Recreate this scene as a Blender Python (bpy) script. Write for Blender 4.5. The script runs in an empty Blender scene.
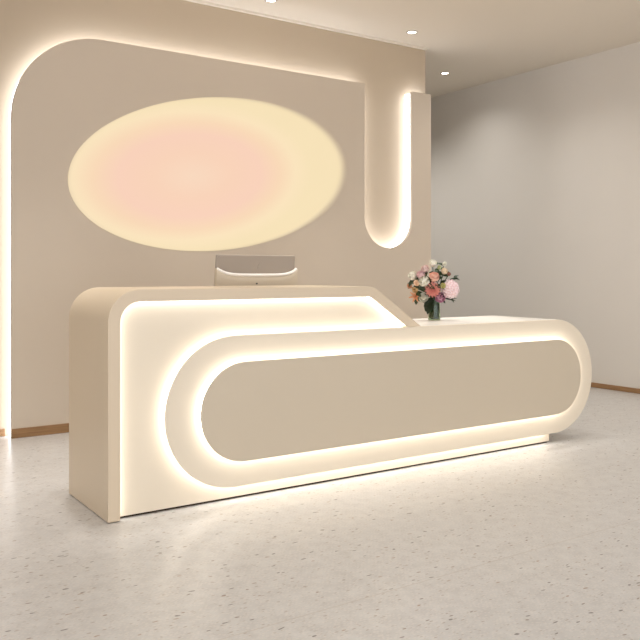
import bpy, bmesh, math, random
from mathutils import Vector, Matrix, Quaternion
random.seed(7)
C = bpy.context.scene.collection
PI = math.pi

# ------------------------------------------------------------------ camera
HC, FPX, HOR = 1.18, 798.0, 273.0
TH = math.atan2(1180, 798)            # yaw between the view axis and the desk's long axis
cam = bpy.data.cameras.new('camera')
cam.sensor_width = 36; cam.sensor_fit = 'HORIZONTAL'
cam.lens = FPX / 640 * 36
cam.shift_y = (HOR - 320) / 640
cam.clip_start = .05
co = bpy.data.objects.new('camera', cam); C.objects.link(co)
co.location = (0, 0, HC)
co.rotation_euler = (PI / 2, 0, TH - PI / 2)
bpy.context.scene.camera = co

sc = bpy.context.scene
sc.view_settings.view_transform = 'Standard'
sc.view_settings.look = 'None'
sc.view_settings.exposure = 0.2
sc.view_settings.gamma = 1.0
sc.view_settings.use_curve_mapping = False
sc.cycles.use_denoising = True
sc.cycles.max_bounces = 10
sc.cycles.diffuse_bounces = 6
sc.cycles.sample_clamp_indirect = 6

# ------------------------------------------------------------------ materials
def lin(c):
    return tuple(((v / 255) / 12.92 if v / 255 <= .04045 else ((v / 255 + .055) / 1.055) ** 2.4) for v in c) + (1,)

def mat(name, rgb, rough=.5, spec=.3, emit=None, strength=0, metal=0, trans=0, noise=0, nscale=20):
    m = bpy.data.materials.new(name); m.use_nodes = True
    nt = m.node_tree; b = nt.nodes['Principled BSDF']
    b.inputs['Base Color'].default_value = lin(rgb)
    b.inputs['Roughness'].default_value = rough
    b.inputs['Specular IOR Level'].default_value = spec
    b.inputs['Metallic'].default_value = metal
    b.inputs['Transmission Weight'].default_value = trans
    if emit:
        b.inputs['Emission Color'].default_value = lin(emit)
        b.inputs['Emission Strength'].default_value = strength
    if noise:
        tc = nt.nodes.new('ShaderNodeTexCoord'); n = nt.nodes.new('ShaderNodeTexNoise')
        n.inputs['Scale'].default_value = nscale; n.inputs['Detail'].default_value = 5
        nt.links.new(tc.outputs['Object'], n.inputs['Vector'])
        mx = nt.nodes.new('ShaderNodeMix'); mx.data_type = 'RGBA'
        c = lin(rgb)
        mx.inputs[6].default_value = tuple(v * (1 - noise) for v in c[:3]) + (1,)
        mx.inputs[7].default_value = tuple(min(1, v * (1 + noise)) for v in c[:3]) + (1,)
        nt.links.new(n.outputs['Fac'], mx.inputs[0]); nt.links.new(mx.outputs[2], b.inputs['Base Color'])
    return m

WARM = (255, 238, 205)
M = {}
M['panel'] = mat('panel_paint', (212, 199, 182), .6, .2, noise=.015, nscale=3)
M['wall'] = mat('wall_paint', (194, 178, 156), .7, .15, noise=.015, nscale=3)
M['side_wall'] = mat('side_wall_paint', (226, 221, 213), .7, .15, noise=.015, nscale=3)
M['ceiling'] = mat('ceiling_paint', (229, 220, 206), .8, .1)
M['shell'] = mat('desk_lacquer', (216, 199, 174), .35, .35)
M['recess'] = mat('desk_cream', (227, 215, 195), .45, .3)
M['fascia'] = mat('fascia_greige', (205, 192, 171), .4, .3)
M['top'] = mat('counter_white', (250, 246, 238), .25, .4)
M['dark'] = mat('toe_kick_dark', (60, 45, 30), .6, .2)
M['led_wall'] = mat('led_wall', (255, 250, 240), .5, 0, (240, 245, 255), 4.6)
M['led_desk'] = mat('led_desk', (255, 250, 240), .5, 0, (252, 251, 248), 5.9)
M['led_frame'] = mat('led_frame', (255, 250, 240), .5, 0, (252, 251, 248), 3.8)
M['led_fascia'] = mat('led_fascia', (255, 250, 240), .5, 0, (252, 251, 248), 7.2)
M['lamp'] = mat('lamp_lens', (255, 250, 240), .5, .2, (255, 246, 230), 9)
M['trim'] = mat('lamp_trim', (170, 160, 148), .4, .4)
M['plastic_shaded_grey'] = mat('plastic_shaded_grey', (164, 153, 141), .4, .35)  # darker copy: shade on the leaning back is put into the colour
M['plastic'] = mat('plastic_lit_cream', (206, 194, 174), .35, .4)  # lighter copy: bounce light on the bulge is put into the colour
M['black'] = mat('plastic_black', (25, 24, 24), .3, .4)

def wood():
    m = bpy.data.materials.new('oak_skirting'); m.use_nodes = True
    nt = m.node_tree; b = nt.nodes['Principled BSDF']
    tc = nt.nodes.new('ShaderNodeTexCoord'); mp = nt.nodes.new('ShaderNodeMapping')
    mp.inputs['Scale'].default_value = (1.5, 1.5, 40)
    n = nt.nodes.new('ShaderNodeTexNoise'); n.inputs['Scale'].default_value = 4; n.inputs['Detail'].default_value = 6
    r = nt.nodes.new('ShaderNodeValToRGB')
    r.color_ramp.elements[0].position = .3; r.color_ramp.elements[0].color = lin((140, 106, 70))
    r.color_ramp.elements[1].position = .7; r.color_ramp.elements[1].color = lin((168, 130, 90))
    nt.links.new(tc.outputs['Object'], mp.inputs['Vector']); nt.links.new(mp.outputs[0], n.inputs['Vector'])
    nt.links.new(n.outputs['Fac'], r.inputs[0]); nt.links.new(r.outputs[0], b.inputs['Base Color'])
    b.inputs['Roughness'].default_value = .5
    return m
M['wood'] = wood()

def terrazzo():
    m = bpy.data.materials.new('terrazzo'); m.use_nodes = True
    nt = m.node_tree; L = nt.links; N = nt.nodes.new; b = nt.nodes['Principled BSDF']
    tc = N('ShaderNodeTexCoord')
    def mix(fac, a, bcol):
        x = N('ShaderNodeMix'); x.data_type = 'RGBA'
        L.new(fac, x.inputs[0])
        if isinstance(a, tuple): x.inputs[6].default_value = a
        else: L.new(a, x.inputs[6])
        if isinstance(bcol, tuple): x.inputs[7].default_value = bcol
        else: L.new(bcol, x.inputs[7])
        return x.outputs[2]
    def ramp(src, p0, p1, c0=0., c1=1.):
        r = N('ShaderNodeMapRange'); L.new(src, r.inputs['Value'])
        r.inputs['From Min'].default_value = p0; r.inputs['From Max'].default_value = p1
        r.inputs['To Min'].default_value = c0; r.inputs['To Max'].default_value = c1
        return r.outputs[0]
    def mul(a, c):
        x = N('ShaderNodeMath'); x.operation = 'MULTIPLY'; L.new(a, x.inputs[0])
        if isinstance(c, float): x.inputs[1].default_value = c
        else: L.new(c, x.inputs[1])
        return x.outputs[0]
    def chips(scale, rot, size, chance, stretch, warp=.35):
        """scattered stone chips: one per Voronoi cell, only in a share of the cells"""
        mp = N('ShaderNodeMapping'); mp.inputs['Rotation'].default_value = (0, 0, rot)
        mp.inputs['Scale'].default_value = (1, stretch, 1); L.new(tc.outputs['Object'], mp.inputs['Vector'])
        nz = N('ShaderNodeTexNoise'); nz.inputs['Scale'].default_value = scale * 1.3; nz.inputs['Detail'].default_value = 2
        L.new(mp.outputs[0], nz.inputs['Vector'])
        vm = N('ShaderNodeVectorMath'); vm.operation = 'SCALE'; vm.inputs['Scale'].default_value = warp / scale
        L.new(nz.outputs['Color'], vm.inputs[0])
        va = N('ShaderNodeVectorMath'); va.operation = 'ADD'; L.new(mp.outputs[0], va.inputs[0]); L.new(vm.outputs[0], va.inputs[1])
        v = N('ShaderNodeTexVoronoi'); v.voronoi_dimensions = '2D'; v.inputs['Scale'].default_value = scale
        L.new(va.outputs[0], v.inputs['Vector'])
        d = ramp(v.outputs['Distance'], size, size * .75)
        sp = N('ShaderNodeSeparateColor'); L.new(v.outputs['Color'], sp.inputs[0])
        pick = ramp(sp.outputs[0], chance, chance - .001)
        return mul(d, pick), sp.outputs[1]
    # ground: pale cement with soft cloudy streaks
    n1 = N('ShaderNodeTexNoise'); n1.inputs['Scale'].default_value = 14; n1.inputs['Detail'].default_value = 8
    L.new(tc.outputs['Object'], n1.inputs['Vector'])
    col = mix(ramp(n1.outputs['Fac'], .3, .7), lin((192, 190, 188)), lin((205, 204, 202)))
    # fine pale grain
    f, _ = chips(60, .4, .42, .55, 1.8); col = mix(mul(f, .45), col, lin((216, 211, 206)))
    f, _ = chips(48, 1.2, .26, .30, 2.6); col = mix(mul(f, .35), col, lin((176, 166, 156)))
    f, t = chips(30, -.1, .20, .14, 2.8); col = mix(mul(f, .5), col, lin((156, 142, 128)))
    f, t = chips(20, -.3, .17, .09, 3.0); col = mix(mul(f, .7), col, lin((150, 132, 116)))
    f, t = chips(11, .5, .11, .16, 2.4, .5); col = mix(mul(f, .8), col, mix(t, lin((96, 86, 78)), lin((160, 130, 104))))
    f, t = chips(8, -.6, .095, .14, 2.8, .5); col = mix(mul(f, .8), col, lin((88, 80, 74)))
    # one slab joint running along the desk
    s = N('ShaderNodeSeparateXYZ'); L.new(tc.outputs['Object'], s.inputs[0])
    w = N('ShaderNodeMath'); w.operation = 'PINGPONG'; w.inputs[1].default_value = 1.2
    ad = N('ShaderNodeMath'); ad.operation = 'ADD'; ad.inputs[1].default_value = -2.308; L.new(s.outputs[1], ad.inputs[0])
    L.new(ad.outputs[0], w.inputs[0])
    j = ramp(w.outputs[0], .004, .0025); col = mix(mul(j, .3), col, lin((170, 156, 142)))
    L.new(col, b.inputs['Base Color'])
    b.inputs['Roughness'].default_value = .28
    b.inputs['Specular IOR Level'].default_value = .5
    return m
M['floor'] = terrazzo()

# ------------------------------------------------------------------ mesh helpers
def finish(name, bm, material, parent=None, bevel=0, seg=2, angle=40, loc=None):
    bmesh.ops.remove_doubles(bm, verts=bm.verts, dist=1e-6)
    bmesh.ops.recalc_face_normals(bm, faces=bm.faces)
    me = bpy.data.meshes.new(name); bm.to_mesh(me); bm.free()
    me.materials.append(material)
    for p in me.polygons: p.use_smooth = True
    me.set_sharp_from_angle(angle=math.radians(angle))
    o = bpy.data.objects.new(name, me); C.objects.link(o)
    if parent: o.parent = parent
    if loc: o.location = loc
    if bevel:
        bv = o.modifiers.new('bevel', 'BEVEL'); bv.width = bevel; bv.segments = seg
        bv.limit_method = 'ANGLE'; bv.angle_limit = math.radians(50); bv.harden_normals = False
    return o

def add_prism(bm, pts, y0, y1):
    """outline in x,z pushed from y0 to y1"""
    fr = [bm.verts.new((x, y0, z)) for x, z in pts]
    bk = [bm.verts.new((x, y1, z)) for x, z in pts]
    bm.faces.new(fr); bm.faces.new(bk[::-1])
    n = len(pts)
    for i in range(n):
        bm.faces.new((fr[i], bk[i], bk[(i + 1) % n], fr[(i + 1) % n]))

def add_box(bm, a, b):
    add_prism(bm, [(a[0], a[2]), (b[0], a[2]), (b[0], b[2]), (a[0], b[2])], a[1], b[1])

def add_tube(bm, pts, r, seg=8, taper=None):
    rings = []
    for i, p in enumerate(pts):
        p = Vector(p)
        d = (Vector(pts[min(i + 1, len(pts) - 1)]) - Vector(pts[max(i - 1, 0)])).normalized()
        u = d.orthogonal().normalized(); v = d.cross(u)
        rr = r if taper is None else r + (taper - r) * i / (len(pts) - 1)
        rings.append([bm.verts.new(p + (u * math.cos(2 * PI * k / seg) + v * math.sin(2 * PI * k / seg)) * rr) for k in range(seg)])
    for a, b in zip(rings, rings[1:]):
        for k in range(seg):
            bm.faces.new((a[k], a[(k + 1) % seg], b[(k + 1) % seg], b[k]))
    bm.faces.new(rings[0][::-1]); bm.faces.new(rings[-1])

def add_lathe(bm, prof, seg=32, origin=(0, 0, 0)):
    ox, oy, oz = origin
    rings = []
    for r, z in prof:
        if r < 1e-6: rings.append([bm.verts.new((ox, oy, oz + z))])
        else: rings.append([bm.verts.new((ox + r * math.cos(2 * PI * k / seg), oy + r * math.sin(2 * PI * k / seg), oz + z)) for k in range(seg)])
    for a, b in zip(rings, rings[1:]):
        for k in range(seg):
            q = [a[k % len(a)], a[(k + 1) % len(a)], b[(k + 1) % len(b)], b[k % len(b)]]
            q = list(dict.fromkeys(q))
            if len(q) > 2: bm.faces.new(q)

def arc(cx, cz, r, a0, a1, n=24):
    return [(cx + r * math.cos(math.radians(a0 + (a1 - a0) * i / n)), cz + r * math.sin(math.radians(a0 + (a1 - a0) * i / n))) for i in range(n + 1)]

def tag(o, label, cat, group=None):
    o['label'] = label; o['category'] = cat
    if group: o['group'] = group
    return o

def empty(name, loc, label, cat, group=None):
    o = bpy.data.objects.new(name, None); C.objects.link(o); o.location = loc
    o.empty_display_size = .1
    return tag(o, label, cat, group)

def structure(o):
    o['kind'] = 'structure'; return o

# ------------------------------------------------------------------ room
YP, YB, ZC, XR = 5.943, 6.063, 3.44, 6.955    # raised panel face, wall behind it, ceiling, right wall
XE = 5.38                                      # free end of the back wall
bm = bmesh.new(); add_box(bm, (-3.2, -2.5, -.1), (XR + .2, 10.2, 0)); structure(finish('floor', bm, M['floor']))
bm = bmesh.new(); add_box(bm, (-3.2, -2.5, ZC), (XR + .2, 10.2, ZC + .1)); structure(finish('ceiling', bm, M['ceiling']))
bm = bmesh.new(); add_box(bm, (-3, YB, 0), (XE, YB + .18, ZC)); structure(finish('wall_back', bm, M['wall']))
bm = bmesh.new(); add_box(bm, (XR, -2.5, 0), (XR + .2, 10.2, ZC)); structure(finish('wall_right', bm, M['side_wall']))
bm = bmesh.new(); add_box(bm, (-3, 10, 0), (XR, 10.2, ZC)); structure(finish('wall_far', bm, M['side_wall']))
bm = bmesh.new(); add_box(bm, (-3.2, 2.6, 0), (-3, 10, ZC)); structure(finish('wall_left', bm, M['wall']))  # unseen wall, added and cut short to limit light from the left
bm = bmesh.new(); add_box(bm, (-3.2, -2.6, 2.6), (XR + .2, -2.5, ZC + .1)); structure(finish('shade_header', bm, M['side_wall']))  # unseen header, added to keep light off the upper walls
# slim cornice where the back wall meets the ceiling
bm = bmesh.new()
pr = [(YB, ZC), (YB, ZC - .018), (YB - .03, ZC - .018), (YB - .03, ZC)]
vs = [[bm.verts.new((x, y, z)) for y, z in pr] for x in (-3, XE)]
bm.faces.new(vs[0]); bm.faces.new(vs[1][::-1])
for i in range(4): bm.faces.new((vs[0][i], vs[1][i], vs[1][(i + 1) % 4], vs[0][(i + 1) % 4]))
structure(finish('trim_1', bm, M['ceiling']))
# oak skirting
bm = bmesh.new(); add_box(bm, (-3, YB - .012, 0), (1.345, YB, .055)); structure(finish('baseboard_left', bm, M['wood'], bevel=.003))
bm = bmesh.new(); add_box(bm, (1.366, YP - .010, 0), (5.347, YP, .068)); structure(finish('baseboard_back', bm, M['wood'], bevel=.003))
bm = bmesh.new(); add_box(bm, (XR - .012, -2.5, 0), (XR, 10, .05)); structure(finish('baseboard_right', bm, M['wood'], bevel=.003))

# ------------------------------------------------------------------ raised feature panel on the back wall
def panel_edge(d):
    """outline from the left foot over the arch and round the notch to the right foot, inset by d"""
    R, x0, zt = .66, 1.365, 2.95
    nl, nr, nb = 4.524, 5.100, 1.419
    r = (nr - nl) / 2
    p = [(x0 + d, 0)]
    p += arc(x0 + R, zt - R, R - d, 180, 90, 40)
    p += [(nl - d, zt - d)]
    p += arc(nl + r, nb + r, r + d, 180, 360, 48)
    p += [(nr + d, zt - d), (5.349 - d, zt - d)]
    return p
panel = empty('feature_panel', (1.365, YB, 0), 'greige raised wall panel with rounded corner and U-shaped slot, halo lit, behind the desk', 'wall panel')
off = Vector((-1.365, -YB, 0))
def pfin(name, bm, m, parent, base, **k):
    bmesh.ops.translate(bm, verts=bm.verts, vec=[-c for c in base])
    return finish(name, bm, m, parent, **k)
PB = (1.365, YB, 0)
bm = bmesh.new(); add_prism(bm, panel_edge(0) + [(5.349, 0)], YP, YP + .03); pfin('panel_board', bm, M['panel'], panel, PB, bevel=.002)
bm = bmesh.new()
a, b = panel_edge(.010), panel_edge(.020)
a[0] = (a[0][0], .002); b[0] = (b[0][0], .002)
add_prism(bm, a + b[::-1], YP + .03, YB - .001); pfin('light_strip', bm, M['led_wall'], panel, PB)
bm = bmesh.new(); add_prism(bm, panel_edge(.10) + [(5.249, 0)], YP + .03, YB - .001); pfin('batten', bm, M['wall'], panel, PB)

# ------------------------------------------------------------------ soft oval of light on the panel, painted as emission on a disc
ov = empty('oval_glow', (3.0525, YP + .001, 2.0062), 'glowing peach and yellow oval of painted light on the panel above the desk', 'light patch')
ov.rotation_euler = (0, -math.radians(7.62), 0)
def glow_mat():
    m = bpy.data.materials.new('sunset_glow'); m.use_nodes = True
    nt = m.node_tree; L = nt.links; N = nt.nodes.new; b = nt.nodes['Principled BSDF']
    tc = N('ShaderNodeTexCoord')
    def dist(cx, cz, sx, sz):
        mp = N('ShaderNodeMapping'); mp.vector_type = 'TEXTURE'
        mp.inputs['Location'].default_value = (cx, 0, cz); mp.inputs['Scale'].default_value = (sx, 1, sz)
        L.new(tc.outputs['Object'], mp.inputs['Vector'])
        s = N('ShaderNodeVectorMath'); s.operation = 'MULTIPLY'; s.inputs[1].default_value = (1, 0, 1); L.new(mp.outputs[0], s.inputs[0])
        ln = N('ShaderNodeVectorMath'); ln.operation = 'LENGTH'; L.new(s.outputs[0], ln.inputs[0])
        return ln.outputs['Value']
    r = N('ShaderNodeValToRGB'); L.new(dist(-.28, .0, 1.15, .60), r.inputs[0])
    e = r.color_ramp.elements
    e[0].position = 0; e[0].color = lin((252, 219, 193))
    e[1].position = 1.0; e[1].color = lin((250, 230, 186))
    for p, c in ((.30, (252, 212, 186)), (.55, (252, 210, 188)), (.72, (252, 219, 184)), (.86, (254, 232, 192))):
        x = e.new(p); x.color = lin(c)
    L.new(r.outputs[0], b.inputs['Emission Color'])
    # the painted light fades into the panel colour at the rim
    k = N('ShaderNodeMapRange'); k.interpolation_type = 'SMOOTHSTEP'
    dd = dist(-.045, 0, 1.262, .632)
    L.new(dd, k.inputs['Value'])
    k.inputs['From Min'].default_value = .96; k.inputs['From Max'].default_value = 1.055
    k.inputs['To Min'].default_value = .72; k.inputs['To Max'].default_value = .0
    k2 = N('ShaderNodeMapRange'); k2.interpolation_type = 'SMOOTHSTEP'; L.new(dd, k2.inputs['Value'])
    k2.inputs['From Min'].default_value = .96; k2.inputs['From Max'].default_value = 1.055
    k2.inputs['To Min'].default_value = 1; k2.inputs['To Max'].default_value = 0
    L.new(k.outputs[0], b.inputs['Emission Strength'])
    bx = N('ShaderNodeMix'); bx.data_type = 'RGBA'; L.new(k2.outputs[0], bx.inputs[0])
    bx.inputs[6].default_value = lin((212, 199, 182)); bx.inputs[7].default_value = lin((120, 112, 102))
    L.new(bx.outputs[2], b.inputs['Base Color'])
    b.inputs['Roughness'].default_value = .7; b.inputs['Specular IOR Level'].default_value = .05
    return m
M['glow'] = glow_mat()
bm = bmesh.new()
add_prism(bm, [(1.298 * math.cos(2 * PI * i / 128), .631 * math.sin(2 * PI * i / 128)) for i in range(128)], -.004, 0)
finish('glow_disc', bm, M['glow'], ov)

# ------------------------------------------------------------------ reception desk
YF, YR_, YD = 3.666, 3.706, 4.279              # slab fronts, recessed front, back of the desk
ZT, ZL = 1.102, .857                           # tall top, low counter
DB = (1.276, YF, 0)
desk = empty('reception_desk', DB, 'long cream reception desk with halo-lit capsule front and raised left end', 'reception desk')
def dfin(name, bm, m, parent=desk, **k): return pfin(name, bm, m, parent, DB, **k)

def shell_edge(d):
    """outer outline of the tall slab arch, inset by d, from the left foot to the low counter"""
    p = [(1.276 + d, .004)]
    R = .160
    p += arc(1.276 + R, ZT - R, R - d, 180, 90, 20)
    # rounded shoulder then the sloping end
    ang = math.degrees(math.atan2(.232, .345))
    rs = .12
    ex, ez = 3.219, ZL                        # outer foot of the slope
    tx = ex - (ZT - ez) / math.tan(math.radians(ang))   # corner of top line and slope
    t = rs * math.tan(math.radians(ang / 2))
    p += arc(tx - t, ZT - rs, rs - d, 90, 90 - ang, 10)
    p += [(ex - d / math.sin(math.radians(ang)), ez)]
    return p
TW = .060
outer, inner = shell_edge(0), shell_edge(TW)
inner[0] = (inner[0][0], .004)
bm = bmesh.new(); add_prism(bm, outer + inner[::-1], YF, YD); dfin('outer_shell', bm, M['shell'], bevel=.002)

# recessed cream front inside the arch, running on as the plinth under the capsule
rec = inner[1:-1]
poly = [(inner[0][0], .012)] + rec + [(inner[-1][0], ZL), (inner[-1][0], .30), (3.4, .10), (4.43, .10), (4.43, .012)]
bm = bmesh.new(); add_prism(bm, poly, YR_, YD - .02); dfin('recessed_front', bm, M['recess'])
bm = bmesh.new(); add_box(bm, (1.30, YR_ + .012, 0), (4.42, YD - .04, .014)); dfin('toe_kick', bm, M['dark'])

# capsule: front plate plus the solid low counter behind its right part
X0, X1, Z0, Z1 = 1.562, 4.846, .072, ZL
def stadium(x0, x1, z0, z1, d=0, n=40):
    r = (z1 - z0) / 2; zc = (z0 + z1) / 2
    return arc(x1 - r, zc, r - d, -90, 90, n) + arc(x0 + r, zc, r - d, 90, 270, n)
R = (Z1 - Z0) / 2
bm = bmesh.new(); add_prism(bm, stadium(X0, X1, Z0, Z1), YF, YF + .010); dfin('capsule_plate', bm, M['recess'], bevel=.003)
c0 = (X1 - R, (Z0 + Z1) / 2)
body = [(3.09, .11), (4.36, .11)] + arc(*c0, R - .002, -58, 90, 40) + [(3.19, Z1 - .002), (3.09, Z1 - .07)]
bm = bmesh.new(); add_prism(bm, body, YF + .010, YR_ + .03)
body2 = [(3.12, Z0 + .003), (c0[0], Z0 + .003)] + arc(*c0, R - .003, -89, 90, 40) + [(3.12, Z1 - .003)]
add_prism(bm, body2, YR_ + .03, YD)
dfin('low_counter', bm, M['recess'])
bm = bmesh.new()
tp = [(3.20, Z1 - .006)] + [(c0[0], Z1 - .006), (c0[0], Z1), (3.215, Z1)]
add_prism(bm, [(3.19, Z1 - .004), (c0[0] + .03, Z1 - .004), (c0[0] + .02, Z1 + .0005), (3.215, Z1 + .0005)], YF + .021, YD)
dfin('counter_top', bm, M['top'])

# greige fascia floating on the capsule
FX0, FX1, FZ0, FZ1, FY = 1.738, 4.676, .207, .7225, 3.630
bm = bmesh.new(); add_prism(bm, stadium(FX0, FX1, FZ0, FZ1), FY, FY + .008); dfin('fascia', bm, M['fascia'], bevel=.0025)
bm = bmesh.new()
a, b = stadium(FX0, FX1, FZ0, FZ1, .012), stadium(FX0, FX1, FZ0, FZ1, .018)
n = len(a)
def add_loop(bm, a, b, y0, y1):
    n = len(a)
    V = [[bm.verts.new((x, y, z)) for x, z in pts] for pts, y in ((a, y0), (a, y1), (b, y1), (b, y0))]
    for q in range(4):
        for i in range(n):
            bm.faces.new((V[q][i], V[(q + 1) % 4][i], V[(q + 1) % 4][(i + 1) % n], V[q][(i + 1) % n]))
add_loop(bm, a, b, FY + .008, YF); dfin('fascia_light', bm, M['led_fascia'])
bm = bmesh.new(); add_prism(bm, stadium(FX0, FX1, FZ0, FZ1, .05), FY + .008, YF); dfin('fascia_batten', bm, M['shell'])

# light behind the capsule's left part and along its underside
def cap_path(d):
    r = R - d
    zc = (Z0 + Z1) / 2
    return [(3.085, zc + r)] + arc(X0 + R, zc, r, 90, 270, 40) + [(4.39, zc - r)]
bm = bmesh.new(); add_prism(bm, cap_path(.014) + cap_path(.020)[::-1], YF + .010, YR_); dfin('capsule_light', bm, M['led_desk'])
# light on the inside edge of the arch
e1, e2 = shell_edge(TW - .003), shell_edge(TW + .001)
e1[0] = (e1[0][0], .014); e2[0] = (e2[0][0], .014); e1[-1] = (e1[-1][0] - .008, ZL + .006); e2[-1] = (e2[-1][0] - .008, ZL + .006)
bm = bmesh.new(); add_prism(bm, e1 + e2[::-1], YF + .012, YR_); dfin('arch_light', bm, M['led_frame'])
# staff side
bm = bmesh.new(); add_box(bm, (1.80, YD, .715), (4.1, YD + .56, .745)); dfin('worktop', bm, M['shell'], bevel=.003)
for x in (1.80, 4.07):
    bm = bmesh.new(); add_box(bm, (x, YD, .004), (x + .03, YD + .54, .715)); dfin('leg_panel', bm, M['shell'], bevel=.002)

# ------------------------------------------------------------------ monitor
MY = 4.50
mon = empty('computer_monitor', (2.52, MY, .745), 'computer monitor with painted-in shade seen from behind, standing behind the tall desk end', 'monitor')
MB = (2.52, MY, .745)
ztop, zbot, hw = 1.294, .93, .293
mx0, mx1 = 2.52 - hw, 2.52 + hw
# upper back: flat, leaning
bm = bmesh.new()
def lean(z): return (ztop - z) * .10
pts = [(-hw + .006, ztop), (hw - .006, ztop), (hw, zbot), (-hw, zbot)]
for yo in (0, .02):
    pass
fr = [bm.verts.new((2.52 + x, MY - .06 + lean(z) * 1.0, z)) for x, z in pts]
bk = [bm.verts.new((2.52 + x, MY - .04 + lean(z) * 1.0, z)) for x, z in pts]
bm.faces.new(fr); bm.faces.new(bk[::-1])
for i in range(4): bm.faces.new((fr[i], bk[i], bk[(i + 1) % 4], fr[(i + 1) % 4]))
pfin('back_casing', bm, M['plastic_shaded_grey'], mon, MB, bevel=.006, seg=3)
# screen on the staff side
bm = bmesh.new()
pts = [(-hw + .02, ztop - .015), (hw - .02, ztop - .015), (hw - .015, zbot + .02), (-hw + .015, zbot + .02)]
fr = [bm.verts.new((2.52 + x, MY - .041 + lean(z), z)) for x, z in pts]
bk = [bm.verts.new((2.52 + x, MY - .037 + lean(z), z)) for x, z in pts]
bm.faces.new(fr); bm.faces.new(bk[::-1])
for i in range(4): bm.faces.new((fr[i], bk[i], bk[(i + 1) % 4], fr[(i + 1) % 4]))
pfin('screen', bm, M['black'], mon, MB)
# bulging lower shell whose top edge is a smile-shaped ledge
bm = bmesh.new()
NU, NV = 40, 10
def smile(u): return 1.158 + .040 * abs(u) ** 5
grid = []
for i in range(NU + 1):
    u = -1 + 2 * i / NU
    zt = smile(u); x = 2.52 + u * (hw + .002)
    col = []
    prof = [(.0, zt + .014), (.020, zt + .012), (.034, zt + .004), (.040, zt - .008), (.042, zt - .03), (.042, 1.06), (.036, .98), (.02, .94), (0, .925)]
    edge = 1 - .35 * abs(u) ** 6
    for (pj, z) in prof:
        col.append(bm.verts.new((x, MY - .062 + lean(z) - pj * edge, z)))
    grid.append(col)
for i in range(NU):
    for j in range(len(grid[0]) - 1):
        bm.faces.new((grid[i][j], grid[i + 1][j], grid[i + 1][j + 1], grid[i][j + 1]))
    bm.faces.new((grid[i][0], grid[i][-1], grid[i + 1][-1], grid[i + 1][0]))
bm.faces.new(grid[0]); bm.faces.new(grid[-1][::-1])
pfin('lower_shell', bm, M['plastic'], mon, MB, angle=60)
M['lip'] = mat('plastic_lit_white', (248, 244, 238), .35, .4)  # light caught by the ledge from above is painted as white
bm = bmesh.new()
add_tube(bm, [(2.52 + (-1 + 2 * i / 48) * (hw - .004), MY - .066 + lean(1.17) - .026 * (1 - .6 * abs(-1 + 2 * i / 48) ** 8), smile(-1 + 2 * i / 48) + .008) for i in range(49)], .0105, 10)
pfin('lip', bm, M['lip'], mon, MB, angle=70)
bm = bmesh.new(); add_tube(bm, [(2.50, MY - .109 + lean(1.113), 1.113), (2.50, MY - .098 + lean(1.113), 1.113)], .005, 12); pfin('port', bm, M['black'], mon, MB)
bm = bmesh.new(); add_tube(bm, [(2.541, MY - .0615 + lean(1.245), 1.246), (2.531, MY - .0615 + lean(1.23), 1.228), (2.530, MY - .0615 + lean(1.21), 1.207)], .0022, 6); pfin('emblem', bm, M['trim'], mon, MB)
bm = bmesh.new(); add_box(bm, (2.42, MY - .03, .755), (2.62, MY + .02, 1.0)); pfin('stand', bm, M['plastic_shaded_grey'], mon, MB, bevel=.008)
bm = bmesh.new(); add_box(bm, (2.38, MY - .10, .745), (2.66, MY + .12, .757)); pfin('base', bm, M['plastic_shaded_grey'], mon, MB, bevel=.004)

# ------------------------------------------------------------------ vase and flowers on the low counter
VX, VY, VZ = 3.72, 4.10, ZL + .001
M['glass'] = mat('vase_glass', (176, 200, 166), .03, .5, trans=1)
M['water'] = mat('vase_water', (62, 84, 46), .05, .5, trans=.55)
M['stem'] = mat('stem_green', (50, 74, 36), .5, .3)
M['leaf'] = mat('leaf_green', (50, 66, 38), .45, .35, noise=.25, nscale=60)
M['leaf_dark'] = mat('leaf_dark', (34, 48, 28), .4, .4, noise=.2, nscale=60)
PET = {}
for n_, c_ in dict(white=(248, 242, 230), cream=(246, 228, 204), peach=(242, 200, 182), pink=(236, 208, 208), blush=(242, 220, 214),
                   orange=(214, 160, 124), ochre=(206, 172, 124), coral=(220, 148, 136), hydrangea=(246, 226, 228), lime=(196, 190, 128),
                   mauve=(220, 170, 192), green=(200, 206, 158), rust=(170, 122, 104), apricot=(244, 214, 186)).items():
    PET[n_] = mat('petal_' + n_, c_, .6, .15, noise=.12, nscale=90)

vase = empty('vase', (VX, VY, ZL), 'clear green glass vase of flowers on the low white counter', 'vase')
bm = bmesh.new()
add_lathe(bm, [(0, .001), (.040, .001), (.0425, .004), (.0415, .012), (.039, .05), (.039, .150), (.0395, .152), (.036, .152), (.036, .05), (.037, .014), (.030, .009), (0, .008)], 48)
finish('glass_body', bm, M['glass'], vase, angle=50)
bm = bmesh.new(); add_lathe(bm, [(0, .0095), (.029, .0105), (.0355, .0155), (.0352, .05), (.0352, .120), (0, .120)], 40)
finish('water', bm, M['water'], vase, angle=50)

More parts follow.
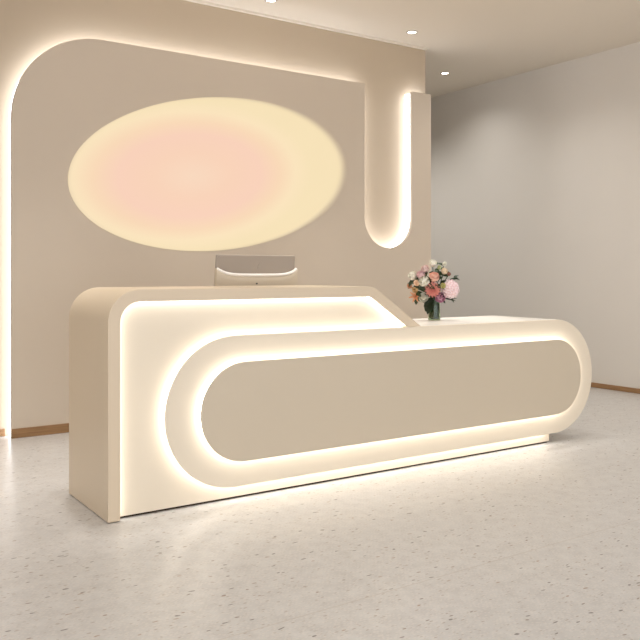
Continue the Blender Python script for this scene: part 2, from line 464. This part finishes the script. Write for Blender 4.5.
def frame(d):
    d = Vector(d).normalized(); return Vector((0, 0, 1)).rotation_difference(d).to_matrix()
def petal(bm, base, rot, az, length, width, tilt, cup, nu=4, nv=5, tip=0.0):
    """one curved petal growing from base; tilt = lean away from the flower axis, cup = inward curl"""
    g = []
    for i in range(nv + 1):
        t = i / nv
        ang = tilt - cup * t
        # integrate along the petal
        s_, h_ = 0, 0
        for k in range(i):
            a_ = tilt - cup * (k + .5) / nv
            s_ += math.sin(a_) * length / nv; h_ += math.cos(a_) * length / nv
        wd = width * (math.sin(PI * min(1, (.12 + .78 * t))) ** .7) * (1 - tip * t)
        row = []
        for j in range(nu + 1):
            u = -1 + 2 * j / nu
            v = Vector((s_ - .25 * wd * u * u, u * wd, h_ + .12 * wd * u * u))
            v = Matrix.Rotation(az, 3, 'Z') @ v
            row.append(bm.verts.new(base + rot @ v))
        g.append(row)
    for i in range(nv):
        for j in range(nu):
            bm.faces.new((g[i][j], g[i][j + 1], g[i + 1][j + 1], g[i + 1][j]))
def solid(bm, th):
    bmesh.ops.solidify(bm, geom=bm.faces[:], thickness=th)
def rose_bm(c, rot, r, closed=0.0):
    bm = bmesh.new()
    base = c - rot @ Vector((0, 0, r * .75))
    n = 0
    for ring, (cnt, ln, wd, tilt, cup) in enumerate(((3, 1.45, .42, .10, .35), (4, 1.50, .58, .38, .75), (5, 1.55, .70, .80, 1.15), (6, 1.45, .72, 1.25, 1.25))):
        if closed and ring == 3: continue
        for k in range(cnt):
            petal(bm, base, rot, 2 * PI * (k + .37 * ring) / cnt + random.uniform(-.15, .15), r * ln * random.uniform(.93, 1.05), r * wd, (tilt + random.uniform(-.08, .08)) * (1 - closed * .5), cup)
    solid(bm, r * .03)
    add_lathe_at(bm, base, rot, [(0, -.05 * r), (.30 * r, .05 * r), (.42 * r, .4 * r), (.35 * r, .9 * r), (0, 1.1 * r)], 10)
    return bm
def add_lathe_at(bm, base, rot, prof, seg):
    b2 = bmesh.new(); add_lathe(b2, prof, seg)
    mp = {v: bm.verts.new(base + rot @ v.co) for v in b2.verts}
    for f in b2.faces: bm.faces.new([mp[v] for v in f.verts])
    b2.free()
def dahlia_bm(c, rot, r):
    bm = bmesh.new(); base = c - rot @ Vector((0, 0, r * .35))
    for ring, (cnt, ln, tilt) in enumerate(((6, .55, .25), (9, .75, .60), (12, .92, .95), (14, 1.02, 1.28), (14, 1.05, 1.60))):
        for k in range(cnt):
            petal(bm, base, rot, 2 * PI * (k + .5 * ring) / cnt, r * ln, r * .17, tilt, .25, 2, 3, .35)
    solid(bm, r * .02); add_lathe_at(bm, base, rot, [(0, -.1 * r), (.35 * r, 0), (.3 * r, .25 * r), (0, .4 * r)], 10)
    return bm
def hydrangea_bm(c, rot, r):
    bm = bmesh.new(); n = 120; ga = PI * (3 - math.sqrt(5))
    for i in range(n):
        z = 1 - 1.75 * (i + .5) / n; q = math.sqrt(max(0, 1 - z * z))
        d = rot @ Vector((q * math.cos(ga * i), q * math.sin(ga * i), z * .92))
        rr = frame(d); b = c + d * r * random.uniform(.84, .95)
        a0 = random.uniform(0, PI)
        for k in range(4):
            petal(bm, b, rr, a0 + k * PI / 2, r * .165, r * .075, 1.05 + random.uniform(-.1, .1), .1, 2, 2)
    solid(bm, r * .012)
    return bm
def lily_bm(c, rot, r):
    bm = bmesh.new(); base = c - rot @ Vector((0, 0, r * .6))
    for k in range(6):
        petal(bm, base, rot, k * PI / 3, r * 1.5, r * .30, .45, -.75, 4, 6, .45)
    solid(bm, r * .03)
    for k in range(5):
        a_ = 2 * PI * k / 5
        add_tube(bm, [base, base + rot @ Vector((math.cos(a_) * .2 * r, math.sin(a_) * .2 * r, r * 1.1))], r * .035, 5)
    return bm
def leaf_obj(name, base, d, up, ln, wd, m, parent, O):
    """leaf blade with a folded midrib and a drooping tip"""
    d = Vector(d).normalized(); up = Vector(up); side = d.cross(up).normalized(); nrm = side.cross(d)
    bm = bmesh.new(); g = []
    for i in range(9):
        t = i / 8; w = wd * math.sin(PI * (t ** .8)) + .0006
        p = Vector(base) + d * ln * t - nrm * ln * .16 * t * t
        g.append([bm.verts.new(p + side * w * u + nrm * abs(u) * w * .25) for u in (-1, -.5, 0, .5, 1)])
    for a_, b_ in zip(g, g[1:]):
        for j in range(4): bm.faces.new((a_[j], a_[j + 1], b_[j + 1], b_[j]))
    solid(bm, .0008)
    bmesh.ops.translate(bm, verts=bm.verts, vec=-Vector(O))
    return finish(name, bm, m, parent)
CEN = Vector((-.04, -.03, .14))
stem_no = 0
def flower(name, kind, pos, r, col, label, cat='flower', look=None, nleaf=2):
    global stem_no
    if kind != 'hydrangea': r *= 1.2
    pos = Vector(pos)
    a_ = stem_no * 2.399; stem_no += 1
    rad = .006 + .022 * ((stem_no * .618) % 1)
    foot = Vector((rad * math.cos(a_), rad * math.sin(a_), .014 + .001 * (stem_no % 3)))
    O = Vector((VX, VY, ZL)) + foot
    root = empty(name, O, label, cat, 'cut flowers in the green vase')
    d = (pos - CEN); d.z *= .8
    d = Vector(look).normalized() if look else (d.normalized() * .75 + Vector((-.56, -.83, .25)) * .55).normalized()
    rot = frame(d)
    if kind == 'rose': bm = rose_bm(pos, rot, r)
    elif kind == 'bud': bm = rose_bm(pos, rot, r * 1.05, .8)
    elif kind == 'dahlia': bm = dahlia_bm(pos, rot, r)
    elif kind == 'hydrangea': bm = hydrangea_bm(pos, rot, r)
    else: bm = lily_bm(pos, rot, r)
    bmesh.ops.translate(bm, verts=bm.verts, vec=-foot)
    finish('bloom', bm, PET[col], root, angle=60)
    if kind == 'hydrangea':
        bm = bmesh.new(); bmesh.ops.create_icosphere(bm, subdivisions=3, radius=r * .82, matrix=Matrix.Translation(pos - foot))
        finish('flower_head', bm, PET['pink'], root)
    neck = pos - d * r * .55
    mouth = Vector((.024 * math.cos(a_ + .5), .024 * math.sin(a_ + .5), .150))
    mouth = mouth * .6 + Vector((max(-.028, min(.028, pos.x * .2)), max(-.028, min(.028, pos.y * .2)), .150)) * .4
    path = []
    for i in range(5): path.append(foot.lerp(mouth, i / 4))
    m2 = mouth + (mouth - foot) * .25; m2.z = min(m2.z, neck.z - .01) if neck.z > mouth.z + .03 else mouth.z + .02
    for i in range(1, 9):
        t = i / 8
        path.append(mouth * (1 - t) ** 2 + m2 * 2 * t * (1 - t) + neck * t * t)
    bm = bmesh.new(); add_tube(bm, [p - foot for p in path], .0028, 7); finish('stem', bm, M['stem'], root)
    for k in range(nleaf):
        ang = random.uniform(0, 2 * PI)
        out = rot @ Vector((math.cos(ang), math.sin(ang), .1))
        leaf_obj('leaf', neck - d * r * .2, out, d, r * random.uniform(1.2, 1.7) + .014, .010 + r * .2, M['leaf'], root, foot)
F_ = flower
F_('rose', 'rose', (-.051, -.042, .390), .028, 'white', 'white rose at the very top of the bouquet', nleaf=2)
F_('rose_bud', 'bud', (.041, -.059, .385), .018, 'white', 'small white rosebud at the upper right of the bouquet')
F_('rose', 'rose', (.001, -.099, .335), .023, 'cream', 'cream rose just below the small white rosebud, right of the top')
F_('rose', 'rose', (-.079, -.086, .297), .035, 'peach', 'peach rose in the upper middle, above the coral dahlia', nleaf=2)
F_('rose', 'rose', (-.134, -.045, .268), .038, 'white', 'large white rose left of the peach rose', nleaf=2)
F_('rose', 'rose', (-.142, -.021, .310), .030, 'pink', 'pale pink rose behind and above the large white rose')
F_('rose', 'rose', (-.160, .039, .304), .032, 'white', 'white rose at the far left edge of the bouquet', nleaf=2)
F_('rose_bud', 'bud', (-.160, -.001, .254), .023, 'apricot', 'apricot rosebud below the leftmost white rose')
F_('rose_bud', 'bud', (-.160, .072, .233), .019, 'orange', 'small orange rosebud at the left edge of the bouquet')
F_('rose_bud', 'bud', (-.158, .018, .208), .024, 'ochre', 'ochre rosebud just above the orange lily')
F_('lily', 'lily', (-.140, .037, .164), .033, 'orange', 'orange open lily at the lower left of the bouquet', look=(-.9, -.35, -.2))
F_('rose', 'rose', (-.116, -.022, .157), .032, 'white', 'white rose low in the bouquet beside the orange lily', look=(-.62, -.75, .15))
F_('dahlia', 'dahlia', (-.086, -.081, .213), .044, 'coral', 'coral pink dahlia in the centre of the bouquet', look=(-.6, -.8, .12), nleaf=2)
F_('hydrangea', 'hydrangea', (.041, -.112, .215), .066, 'hydrangea', 'big round pale pink hydrangea on the right of the bouquet', nleaf=2)
F_('rose_bud', 'bud', (-.035, -.125, .238), .022, 'lime', 'yellow-green bud between the coral dahlia and the hydrangea')
F_('rose', 'rose', (-.026, -.088, .158), .035, 'mauve', 'mauve rose low in the bouquet above the vase mouth', look=(-.5, -.85, .1))
F_('rose', 'rose', (-.113, -.030, .351), .027, 'blush', 'blush rose at the upper left of the bouquet')
F_('rose_bud', 'bud', (-.028, -.080, .360), .016, 'green', 'tiny greenish bud between the top white rose and the rosebud')
F_('rose_bud', 'bud', (.036, -.107, .315), .015, 'rust', 'tiny rust red bud above the pink hydrangea')

def sprig(label, stem_pts, leaves, m):
    global stem_no
    a_ = stem_no * 2.399; stem_no += 1
    foot = Vector((.02 * math.cos(a_), .02 * math.sin(a_), .016))
    root = empty('leaf_sprig', Vector((VX, VY, ZL)) + foot, label, 'leafy sprig', 'leaf sprigs in the green vase')
    bm = bmesh.new()
    pts = [foot] + [Vector(p) for p in stem_pts]
    add_tube(bm, [p - foot for p in pts], .0022, 6); finish('stem', bm, M['stem'], root)
    for (b, d, ln, wd) in leaves: leaf_obj('leaf', b, d, (-.4, -.5, .75), ln, wd, m, root, foot)
RV = Vector((.828, -.56, 0)); TV = Vector((-.56, -.828, 0))   # across the picture, towards the viewer
def P(r, t, z): return RV * r + TV * t + Vector((0, 0, z))
def D(r, t, z): return RV * r + TV * t + Vector((0, 0, z))
sprig('dark leaf sprig sticking out right of the bouquet above the hydrangea', [P(.0, .01, .15), P(.06, .03, .25), P(.15, .02, .30)],
      [(P(.10, .02, .275), D(1, .2, .25), .055, .011), (P(.13, .02, .29), D(1, 0, .6), .04, .010), (P(.13, .02, .29), D(1, .1, -.25), .045, .010)], M['leaf_dark'])
sprig('green leaf sprig drooping under the hydrangea right of the vase', [P(.005, .01, .15), P(.04, .03, .16), P(.08, .02, .145)],
      [(P(.045, .03, .155), D(1, .2, -.12), .10, .013), (P(.06, .025, .15), D(1, .1, .10), .09, .012), (P(.035, .03, .155), D(.6, .5, -.6), .055, .013)], M['leaf_dark'])
sprig('broad dark leaf hanging over the left rim of the vase', [P(-.01, .01, .15), P(-.03, .02, .16)],
      [(P(-.014, .040, .150), D(-.85, .15, -.60), .085, .026), (P(-.02, .048, .140), D(-.42, .1, -1), .105, .030), (P(-.035, .046, .128), D(-.55, .1, -.9), .075, .024)], M['leaf_dark'])
sprig('dark green leaves between the peach rose and the top white rose', [P(-.005, 0, .15), P(-.01, .03, .25), P(.0, .04, .33)],
      [(P(.0, .05, .32), D(-1, .4, .2), .05, .014), (P(.0, .05, .32), D(1, .4, .3), .05, .014), (P(.0, .05, .30), D(.1, .6, .8), .05, .014), (P(-.02, .06, .26), D(-1, .5, .3), .06, .014)], M['leaf'])
sprig('dark leaf sprig poking out at the left edge of the bouquet', [P(-.01, 0, .15), P(-.08, .0, .22), P(-.16, -.01, .27)],
      [(P(-.13, -.01, .25), D(-1, .1, .15), .055, .010), (P(-.10, 0, .235), D(-1, .2, -.5), .05, .012), (P(-.07, .03, .21), D(-.3, .9, .1), .05, .014)], M['leaf'])
sprig('dark green leaves in the middle between the dahlia and the white roses', [P(0, .01, .15), P(-.03, .05, .20)],
      [(P(-.03, .06, .20), D(-1, .6, .1), .06, .016), (P(-.02, .07, .24), D(-.6, .5, .8), .05, .015), (P(.02, .08, .18), D(.6, .6, -.3), .05, .015), (P(.03, .07, .25), D(.8, .5, .6), .05, .015)], M['leaf_dark'])

# ------------------------------------------------------------------ ceiling downlights
for (x, y, lab) in ((3.365, 5.70, 'round ceiling downlight above the glowing oval'),
                    (4.907, 5.716, 'round ceiling downlight above the U-shaped slot'),
                    (6.222, 6.678, 'round ceiling downlight in the passage beyond the end of the back wall')):
    d = empty('downlight', (x, y, ZC), lab, 'ceiling light', 'ceiling downlights')
    bm = bmesh.new(); add_lathe(bm, [(.038, -.001), (.040, -.006), (.052, -.005), (.054, 0), (.038, 0), (.038, -.001)], 32); finish('trim_ring', bm, M['trim'], d)
    bm = bmesh.new(); add_lathe(bm, [(0, -.003), (.037, -.003), (.037, 0), (0, 0)], 32); finish('lens', bm, M['lamp'], d)

# ------------------------------------------------------------------ ceiling spots: visible downlights plus unseen ones added for light
def spot(x, y, p, z=ZC - .03, size=120, blend=.9, r=.12, col=(1, .975, .94)):
    l = bpy.data.lights.new('ceiling_spot', 'SPOT'); l.energy = p; l.spot_size = math.radians(size); l.spot_blend = blend
    l.shadow_soft_size = r; l.color = col
    o = bpy.data.objects.new('ceiling_spot', l); C.objects.link(o); o.location = (x, y, z)
for x in (-.2, 1.82, 3.365, 4.907): spot(x, 5.70, 3, size=46, blend=1)
for x in (.4, 1.6, 2.8, 4.0): spot(x, 5.05, 105, size=60, blend=1)  # unseen, added to brighten the lower wall panel via the floor
spot(6.222, 6.678, 34, size=150)
spot(5.5, 7.9, 140, size=150)  # unseen, added to lift the dark passage corner
for x in (.5, 2.2, 3.9, 5.5): spot(x, 3.95, 38, size=120)
for x in (.5, 2.5, 4.5): spot(x, 1.6, 25, size=130)
spot(5.9, 5.2, 38, size=140); spot(5.9, 2.4, 48, size=140)
for x, p in ((1.5, 60), (2.7, 60), (3.75, 90), (4.3, 40)): spot(x, 4.05, p, size=34, r=.04, blend=.8)  # unseen narrow beams, added to brighten the desk and counter tops

w = bpy.data.worlds.new('world'); sc.world = w; w.use_nodes = True
bg = w.node_tree.nodes['Background']
bg.inputs[0].default_value = (.97, .98, 1.03, 1); bg.inputs[1].default_value = 1.8
